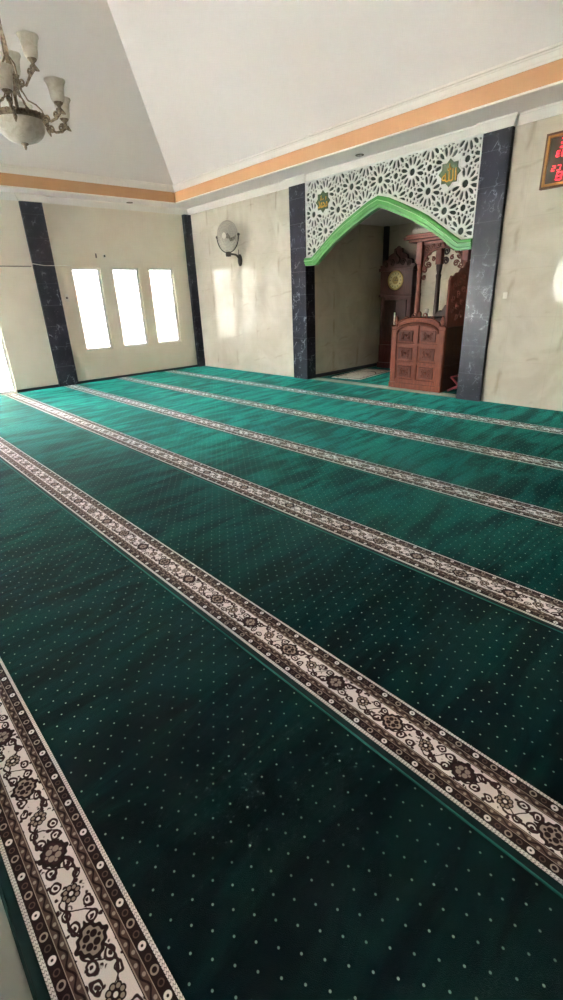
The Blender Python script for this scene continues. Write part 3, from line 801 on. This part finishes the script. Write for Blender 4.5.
# shelf for it
MB().box(x0 + .06, x1 - .035, .29, .76, .98, 1.0).build('shelf', M['wood_dark'], pp)
MB().box(6.02, 6.42, .32, .68, 1.145, 1.17, .004).box(6.14, 6.30, .40, .60, 1.0, 1.146).build('reading_board', M['wood_dark'], pp)
MB().lathe([(.0, 1.173), (.026, 1.173), (.036, 1.29), (.038, 1.295), (.034, 1.295), (.025, 1.182), (.0, 1.180)], (6.17, .52, 0), 16).build('cup_wall', M['plastic'], mk)
wc = thing('white_candle', 'slim white candle standing on the pulpit beside its left finial', 'candle', (5.733, .23, 1.06))
MB().lathe([(.0, 1.062), (.012, 1.062), (.012, 1.25), (.004, 1.256), (0, 1.256)], (5.733, .23, 0), 12).build('wax', M['plastic'], wc)
MB().tube([(5.733, .23, 1.254), (5.734, .23, 1.266)], .0015, 5).build('wick', M['blackp'], wc)
# red crossed stand on the floor by the right pillar
fs = thing('folding_stand', 'small red folding stand with crossed legs between pulpit and right pillar', 'stand', (6.93, .40, 0.004))
def bar(name, a, b, w=.018, par=fs):
    MB().tube([a, b], w, 6).build(name, M['red'], par)
zf = .020
bar('crossed_leg', (6.78, .36, zf), (7.06, .36, .17)); bar('crossed_leg', (7.05, .40, zf), (6.80, .40, .24)); 
bar('crossed_leg', (6.78, .58, zf), (7.06, .58, .17)); bar('crossed_leg', (7.05, .62, zf), (6.80, .62, .24))
bar('crossbar', (6.80, .40, .24), (6.80, .62, .24), .012); bar('crossbar', (7.06, .36, .17), (7.06, .58, .17), .012)
bar('crossbar', (6.92, .36, .10), (6.92, .62, .10), .010)

# ------------------------------------------------------------------ wall fan
fn_ = thing('wall_fan', 'grey wire guard fan on a dark swivel bracket mounted on the marble wall', 'fan', (1.86, 0.0, 2.36))
fc = Vector((1.935, -.36, 2.775)); fdir = Vector((.16, -1, -.02)).normalized()
FM = Matrix.Translation(fc) @ fdir.to_track_quat('Z', 'Y').to_matrix().to_4x4()
R0 = .275
mb = MB().lathe([(0, -.035), (.055, -.03), (.062, -.01), (.062, .01), (.05, .02), (0, .02)], (1.86, -.022, 2.335), 20, Matrix.Rotation(PI / 2, 4, 'X') @ Matrix.Diagonal((1, 1.9, 1, 1)))
mb.build('mount_plate', M['brackm'], fn_)
mb = MB(); mb.tube([(1.86, -.03, 2.36), (1.86, -.07, 2.41), (1.86, -.13, 2.44), (1.885, -.22, 2.445), (1.915, -.33, 2.445)], [.028, .026, .02, .02, .022], 10)
mb.lathe([(0, -.05), (.055, -.045), (.06, 0), (.055, .045), (0, .05)], (1.92, -.36, 2.44), 16)
mb.tube([(1.86, -.06, 2.42), (1.90, -.07, 2.50), (1.92, -.09, 2.53)], .008, 6)
mb.build('bracket_arm', M['brackm'], fn_)
side = fdir.cross(Vector((0, 0, 1))).normalized()
yk = [fc + side * (.31 * math.cos(PI + PI * i / 24)) + Vector((0, 0, .31 * math.sin(PI + PI * i / 24))) for i in range(25)]
mb = MB(); mb.tube(yk, .012, 8)
for e in (yk[0], yk[-1]): mb.ball(e, .028)
mb.build('yoke', M['brackm'], fn_)
def guard(front):
    mb = MB(); sg = 1 if front else -1
    for rr, zz in ((R0, 0.0), (R0 * .97, .035), (R0 * .80, .07), (R0 * .6, .085), (R0 * .4, .095), (R0 * .22, .10)):
        mb.tube([FM @ Vector((rr * math.cos(2 * PI * i / 36), rr * math.sin(2 * PI * i / 36), sg * zz)) for i in range(36)], .006 if rr == R0 else .003, 5, closed=True)
    for k in range(32):
        an = 2 * PI * k / 32; an2 = an + .35
        mb.tube([FM @ Vector((r * math.cos(an + (.35 if front else 0) * (1 - r / R0)), r * math.sin(an + (.35 if front else 0) * (1 - r / R0)), sg * z)) for r, z in ((R0, 0), (R0 * .97, .035), (R0 * .8, .07), (R0 * .5, .09), (R0 * .2, .10))], .0022, 4)
    return mb.build('front_guard' if front else 'rear_guard', M['wire'], fn_)
guard(True); guard(False)
mb = MB().lathe([(0, .095), (.05, .098), (.058, .104), (.05, .112), (0, .118)], (0, 0, 0), 24).transform(FM); mb.build('badge', M['plastic'], fn_)
mb = MB().lathe([(0, -.20), (.05, -.19), (.085, -.15), (.095, -.08), (.06, -.05), (.04, .04), (0, .05)], (0, 0, 0), 20).transform(FM); mb.build('motor', M['greyp'], fn_)
for k in range(3):
    mb = MB(); vs = []
    rows = []
    for i in range(7):
        r = .045 + i * .038; w_ = .035 + .075 * math.sin(PI * (i + 1) / 8.5)
        rows.append([mb.bm.verts.new((r, q * w_ * .9 + .03 * i / 6, q * .022 + .0)) for q in (-1, -.4, .3, 1)])
    for A, B in zip(rows, rows[1:]):
        for q in range(3): mb.bm.faces.new((A[q], A[q + 1], B[q + 1], B[q]))
    bmesh.ops.solidify(mb.bm, geom=mb.bm.faces[:], thickness=.003)
    mb.transform(FM @ Matrix.Rotation(2 * PI * k / 3 + .4, 4, 'Z')); mb.build('blade', M['blade'], fn_)

# ------------------------------------------------------------------ LED clock on the right of the wall
lc = thing('prayer_time_clock', 'gold framed panel with red lit digits on the marble wall at right', 'clock', (8.40, 0.0, 2.665))
lx0, lx1, lz0, lz1 = 7.965, 8.84, 2.665, 3.235
mb = MB()
for a in ((lx0, lx0 + .028, lz0, lz1), (lx1 - .028, lx1, lz0, lz1), (lx0 + .028, lx1 - .028, lz0, lz0 + .028), (lx0 + .028, lx1 - .028, lz1 - .028, lz1)): mb.box(a[0], a[1], -.05, 0, a[2], a[3], .004)
fr = mb.build('frame', M['bframe'], lc)
mb = MB(); e = .024
for a in ((lx0 + e, lx0 + e + .028, lz0 + e, lz1 - e), (lx1 - e - .028, lx1 - e, lz0 + e, lz1 - e), (lx0 + e + .028, lx1 - e - .028, lz0 + e, lz0 + e + .028), (lx0 + e + .028, lx1 - e - .028, lz1 - e - .028, lz1 - e)): mb.box(a[0], a[1], -.058, -.01, a[2], a[3], .006)
mb.build('inner_frame', M['gframe'], fr)
MB().box(lx0 + .04, lx1 - .04, -.035, -.005, lz0 + .04, lz1 - .04).build('display', M['led_panel'], lc)
def seg7(x, z, w, h, segs, sl=.12):
    mb = MB(); t_ = h * .11
    P = {'a': ((0, h), (w, h)), 'b': ((w, h), (w, h / 2)), 'c': ((w, h / 2), (w, 0)), 'd': ((0, 0), (w, 0)), 'e': ((0, 0), (0, h / 2)), 'f': ((0, h / 2), (0, h)), 'g': ((0, h / 2), (w, h / 2))}
    for s_ in segs:
        (a, b), (c_, d_) = P[s_]
        mb.tube([(x + a + b * sl, -.037, z + b), (x + c_ + d_ * sl, -.037, z + d_)], t_, 5)
    return mb.build('digit', M['led'], lc)
for (x, z, w, h, sg_) in ((8.135, 3.075, .05, .085, 'abcdg'), (8.105, 2.985, .035, .055, 'adefg'), (8.165, 2.985, .035, .055, 'abcdef'), (8.075, 2.845, .035, .05, 'abged'), (8.135, 2.845, .035, .05, 'abcd'), (8.14, 2.745, .055, .075, 'abcdefg')):
    seg7(x, z, w, h, sg_)

# ------------------------------------------------------------------ small fittings
sw = thing('light_switch', 'small white switch plate on the marble wall right of the niche', 'switch', (7.70, 0, 1.475))
MB().box(7.672, 7.732, -.009, 0, 1.435, 1.515, .003).build('plate', M['plastic'], sw)
MB().box(7.688, 7.716, -.013, -.008, 1.455, 1.495, .002).build('rocker', M['plastic'], sw)
sw = thing('wall_socket', 'small cream socket plate on the left wall between pilaster and first window', 'socket', (0, -3.16, 1.73))
MB().box(0, .010, -3.205, -3.125, 1.66, 1.80, .003).build('plate', M['plastic'], sw)
MB().lathe([(0, 0), (.022, 0), (.022, .006), (0, .006)], (.009, -3.165, 1.73), 14, Matrix.Rotation(PI / 2, 4, 'Y')).build('socket_face', M['greyp'], sw)
hk = thing('cable_outlet', 'round cream cable outlet with dark hole above the windows', 'outlet', (0, -2.21, 2.52))
MB().lathe([(0, 0), (.045, 0), (.042, .012), (0, .014)], (0, -2.21, 2.52), 18, Matrix.Rotation(PI / 2, 4, 'Y')).build('ring_plate', M['plastic'], hk)
MB().lathe([(0, .0), (.022, 0), (.020, .019), (0, .02)], (0, -2.21, 2.52), 12, Matrix.Rotation(PI / 2, 4, 'Y')).build('hole', M['blackp'], hk)
hk = thing('wall_hook', 'small grey hook beside the cable outlet above the windows', 'hook', (0, -2.39, 2.52))
MB().box(0, .008, -2.405, -2.375, 2.48, 2.565, .002).build('back_plate', M['greyp'], hk)
MB().tube([(.006, -2.39, 2.55), (.03, -2.39, 2.54), (.035, -2.39, 2.50), (.025, -2.39, 2.48)], .005, 6).build('hook_wire', M['greyp'], hk)
rod = thing('curtain_rod', 'thin pale curtain rod on the left wall above the glass door', 'rod', (0.05, -5.2, 2.32))
MB().tube([(.05, -6.8, 2.32), (.05, -3.74, 2.31)], .011, 8).build('pole', M['fan_wire'] if 'fan_wire' in M else M['wire'], rod)
for y in (-6.7, -3.78): MB().tube([(0, y, 2.312), (.05, y, 2.312)], .008, 6).build('bracket', M['wire'], rod)
cw = MB().tube([(.02, -3.76, 2.31), (.078, -3.71, 2.355), (.079, -3.5, 2.325), (.078, -3.29, 2.325), (.006, -3.24, 2.33), (.006, -2.96, 2.335)], .006, 6).build('curtain_wire', M['plastic'])
tag(cw, 'white wire tied across the black pilaster on the left wall', 'wire')
for (x, y, lb) in ((.20, -1.55, 'round recessed ceiling lamp in the soffit above the left windows'), (5.30, -.27, 'round recessed ceiling lamp in the soffit above the niche arch')):
    dl = thing('downlight', lb, 'lamp', (x, y, SOF), 'recessed soffit lamps')
    MB().lathe([(.045, -.001), (.065, -.002), (.066, -.010), (.05, -.012), (.045, -.006)], (x, y, SOF), 20).build('rim', M['greyp'], dl)
    MB().lathe([(0, -.001), (.045, -.001), (.045, -.006), (0, -.006)], (x, y, SOF), 20).build('lens', M['frost'], dl)

# ------------------------------------------------------------------ chandelier
CH = Vector((5.48, -5.245, 0))
VD = Vector((5.48 - 10.8946, -5.245 + 7.1016, 0)).normalized(); VR = Vector((-VD.y, VD.x, 0)) * -1
base_ang = math.atan2(VR.y, VR.x)
ch = thing('chandelier', 'bronze chandelier with frosted glass bowl and bell shades hanging from the ceiling', 'chandelier', (CH.x, CH.y, 3.10))
zpk = pk if abs(CH.x - (sx0 + sx1) / 2) < (sx1 - sx0) / 2 - hy_ else zc + .845 * min(CH.x - sx0, sx1 - CH.x)
zpk = min(zpk, zc + .845 * min(CH.x - sx0, sx1 - CH.x, CH.y - sy0, sy1 - CH.y))
def L(x, y, z): return Vector((x, y, z - 3.10))
mb = MB()
mb.lathe([(0, 0.02), (.10, 0.02), (.12, -.03), (.06, -.09), (.03, -.12), (0, -.13)], L(0, 0, zpk), 20); mb.build('ceiling_rose', M['bronze'], ch, local=True)
mb = MB()
zt_ = 4.16; n_links = int((zpk - .12 - zt_) / .06)
for i in range(n_links):
    z = zt_ + .03 + i * .06
    pts = [Vector((.010 * math.cos(2 * PI * k / 12), 0, .034 * math.sin(2 * PI * k / 12))) for k in range(12)]
    if i % 2: pts = [Vector((0, p.x, p.z)) for p in pts]
    mb.tube([L(p.x, p.y, z + p.z) for p in pts], .003, 4, closed=True)
mb.build('chain', M['bronze'], ch, local=True)
MB().lathe([(0, 4.16 - 3.1), (.012, 1.05), (.018, 1.02), (.008, .98), (.012, .92), (.025, .88), (.03, .85), (.016, .80), (.012, .74), (.012, .66), (.018, .60), (.024, .50), (.018, .44), (.014, .40), (.02, .38), (.035, .34), (.04, .31), (.02, .26), (.014, .20), (.014, .02), (0, .0)], (0, 0, 0), 20).build('stem', M['bronze'], ch, local=True)
# bowl
bowl = MB().lathe([(.02, 2.955 - 3.1), (.07, 2.960 - 3.1), (.125, 2.978 - 3.1), (.165, 3.008 - 3.1), (.192, 3.045 - 3.1), (.206, 3.10 - 3.1), (.212, 3.118 - 3.1), (.205, 3.118 - 3.1), (.198, 3.10 - 3.1), (.184, 3.05 - 3.1), (.158, 3.016 - 3.1), (.12, 2.987 - 3.1), (.07, 2.97 - 3.1), (.02, 2.965 - 3.1)], (0, 0, 0), 40).build('bowl', M['frost'], ch, local=True)
MB().lathe([(0, -.135), (.022, -.14), (.034, -.148), (.028, -.158), (.012, -.165), (.014, -.175), (.008, -.19), (0, -.20)], (0, 0, 0), 16).build('bowl_finial', M['bronze'], bowl, local=True)
mb = MB()
mb.lathe([(.205, .012), (.222, .012), (.230, .022), (.226, .034), (.232, .044), (.222, .058), (.205, .060)], (0, 0, 0), 48)
for k in range(18):
    an = 2 * PI * k / 18; mb.ball((.228 * math.cos(an), .228 * math.sin(an), .040 + .012 * (k % 3 == 0)), .016, (1, 1, 1.2), 8)
mb.build('ring', M['bronze'], ch, local=True)
# S-shaped stays from the ring to the stem
for k in range(6):
    an = base_ang + math.radians(50 + 60 * k); mb = MB()
    mb.tube([(r * math.cos(an), r * math.sin(an), z) for r, z in ((.215, .05), (.20, .10), (.16, .14), (.10, .17), (.065, .24), (.055, .33), (.05, .42), (.02, .47))], [.006] * 8, 7)
    mb.build('stay', M['bronze'], ch, local=True)
def leaf(mb, p, q, w):      # small curled leaf from p to q
    mb.tube([p, (Vector(p) + Vector(q)) / 2 + Vector((0, 0, w * .6)), q], [w * .5, w, w * .25], 6)
def make_arm(R, zb, zroot, rroot):
    a = MB()
    dz = zb
    a.tube([(rroot, 0, zroot), (rroot + .03, 0, zroot - .045), ((R + rroot) / 2, 0, min(zroot, dz) - .075), (R - .05, 0, dz - .085), (R - .005, 0, dz - .055), (R, 0, dz - .012)], [.010, .010, .010, .011, .010, .008], 8)
    a.tube([(rroot + .035 + q[0], 0, zroot + q[1]) for q in spiral(.03, -.05, .034, .006, 2.2, 1.5, 18)], .009, 6)
    a.tube([(R - .05 + q[0] * .9, 0, dz - .06 + q[1]) for q in spiral(0, 0, .030, .006, 4.2, 1.4, 18)], .009, 6)
    leaf(a, (R - .01, 0, dz - .045), (R + .050, 0, dz - .065), .020)
    leaf(a, (R - .01, 0, dz - .045), (R - .045, .02, dz - .02), .016)
    leaf(a, (rroot + .02, 0, zroot - .05), (rroot + .05, 0, zroot - .115), .018)
    a.ball((R, 0, dz - .02), .018, (1, 1, .8), 10)
    return a
def cup_mb(R, zb):
    return MB().lathe([(0, -.012), (.014, -.008), (.020, .0), (.034, .012), (.040, .026), (.036, .028), (.02, .016), (0, .012)], (R, 0, zb), 16)
def shade_mb(R, zb):
    pr = [(.030, .016), (.050, .032), (.057, .060), (.060, .095), (.066, .130), (.078, .158), (.088, .172)]
    inn = [(r - .004, z + .002) for r, z in pr[::-1]]
    return MB().lathe([(r, z) for r, z in pr + inn], (R, 0, zb), 24, None, lambda i, an: .035 * math.cos(6 * an) if 5 <= i <= 8 else 0)
arm0 = make_arm(.42, .085, .06, .212).build('lower_arm', M['bronze'], ch, local=True)
cup0 = cup_mb(.42, .085).build('cup', M['bronze'], arm0, local=True)
shd0 = shade_mb(.42, .085).build('shade', M['frost'], arm0, local=True)
arm1 = make_arm(.245, .40, .33, .03).build('upper_arm', M['bronze'], ch, local=True)
cup1 = cup_mb(.245, .40).build('cup', M['bronze'], arm1, local=True)
shd1 = shade_mb(.245, .40).build('shade', M['frost'], arm1, local=True)
def rep(arm, kids, angs):
    arm.rotation_euler = (0, 0, angs[0])
    for an in angs[1:]:
        c_ = arm.copy(); COL.objects.link(c_); c_.parent = ch; c_.rotation_euler = (0, 0, an)
        for q in kids:
            d_ = q.copy(); COL.objects.link(d_); d_.parent = c_
rep(arm0, (cup0, shd0), [base_ang + math.radians(-37 + 60 * k) for k in range(6)])
rep(arm1, (cup1, shd1), [base_ang + math.radians(-38 + 120 * k) for k in range(3)])

# ------------------------------------------------------------------ daylight
wd = bpy.data.worlds.new('World'); scene.world = wd; wd.use_nodes = True
bg = wd.node_tree.nodes['Background']; bg.inputs[0].default_value = (0.90, 0.93, 1.0, 1); bg.inputs[1].default_value = 25.0
sl = bpy.data.lights.new('sun', 'SUN'); sl.energy = 850; sl.angle = math.radians(0.6); sl.color = (.95, .955, 1.0)
so_ = bpy.data.objects.new('sun', sl); COL.objects.link(so_); so_.rotation_euler = Vector((0.02, -0.26, -0.965)).to_track_quat('-Z', 'Y').to_euler(); so_.location = (-6, 8, 12)
def portal(name, loc, rot, sx_, sy_):
    l = bpy.data.lights.new(name, 'AREA'); l.shape = 'RECTANGLE'; l.size = sx_; l.size_y = sy_; l.cycles.is_portal = True
    o = bpy.data.objects.new(name, l); COL.objects.link(o); o.location = loc; o.rotation_euler = rot
def portals(axis, ops, pos, inward):
    for a, b, za, zb in ops:
        u, z = (a + b) / 2, (za + zb) / 2
        if axis == 'y': d = Vector((inward, 0, 0)); loc = (pos, u, z)
        else: d = Vector((0, inward, 0)); loc = (u, pos, z)
        q = d.to_track_quat('-Z', 'Z').to_euler()
        portal('window_daylight', loc, q, b - a, zb - za)
portals('y', L_open, -T - .01, 1); portals('x', B_open, -D - T - .01, 1)

# ------------------------------------------------------------------ camera
F, pitch, yaw, roll = 475.432, -0.404466, 0.847186, -0.042814
fw = Vector((-math.sin(yaw) * math.cos(pitch), math.cos(yaw) * math.cos(pitch), math.sin(pitch)))
r0 = Vector((math.cos(yaw), math.sin(yaw), 0)); u0 = r0.cross(fw)
rv = r0 * math.cos(roll) + u0 * math.sin(roll); uv = -r0 * math.sin(roll) + u0 * math.cos(roll)
cam = bpy.data.cameras.new('camera'); co = bpy.data.objects.new('camera', cam); COL.objects.link(co)
Mw = Matrix((rv, uv, -fw)).transposed().to_4x4(); Mw.translation = Vector((10.8946, -7.1016, 1.5861)); co.matrix_world = Mw
cam.sensor_width = 36; cam.sensor_fit = 'AUTO'; cam.lens = F * 36 / 1000; cam.clip_start = .03; cam.clip_end = 200
scene.camera = co
vs = scene.view_settings; scene.display_settings.display_device = 'sRGB'
vs.view_transform = 'Standard'; vs.look = 'None'; vs.gamma = 1.0; vs.use_curve_mapping = False; vs.exposure = 2.2
scene.cycles.max_bounces = 16; scene.cycles.diffuse_bounces = 8; scene.cycles.transparent_max_bounces = 16
scene.cycles.caustics_reflective = False
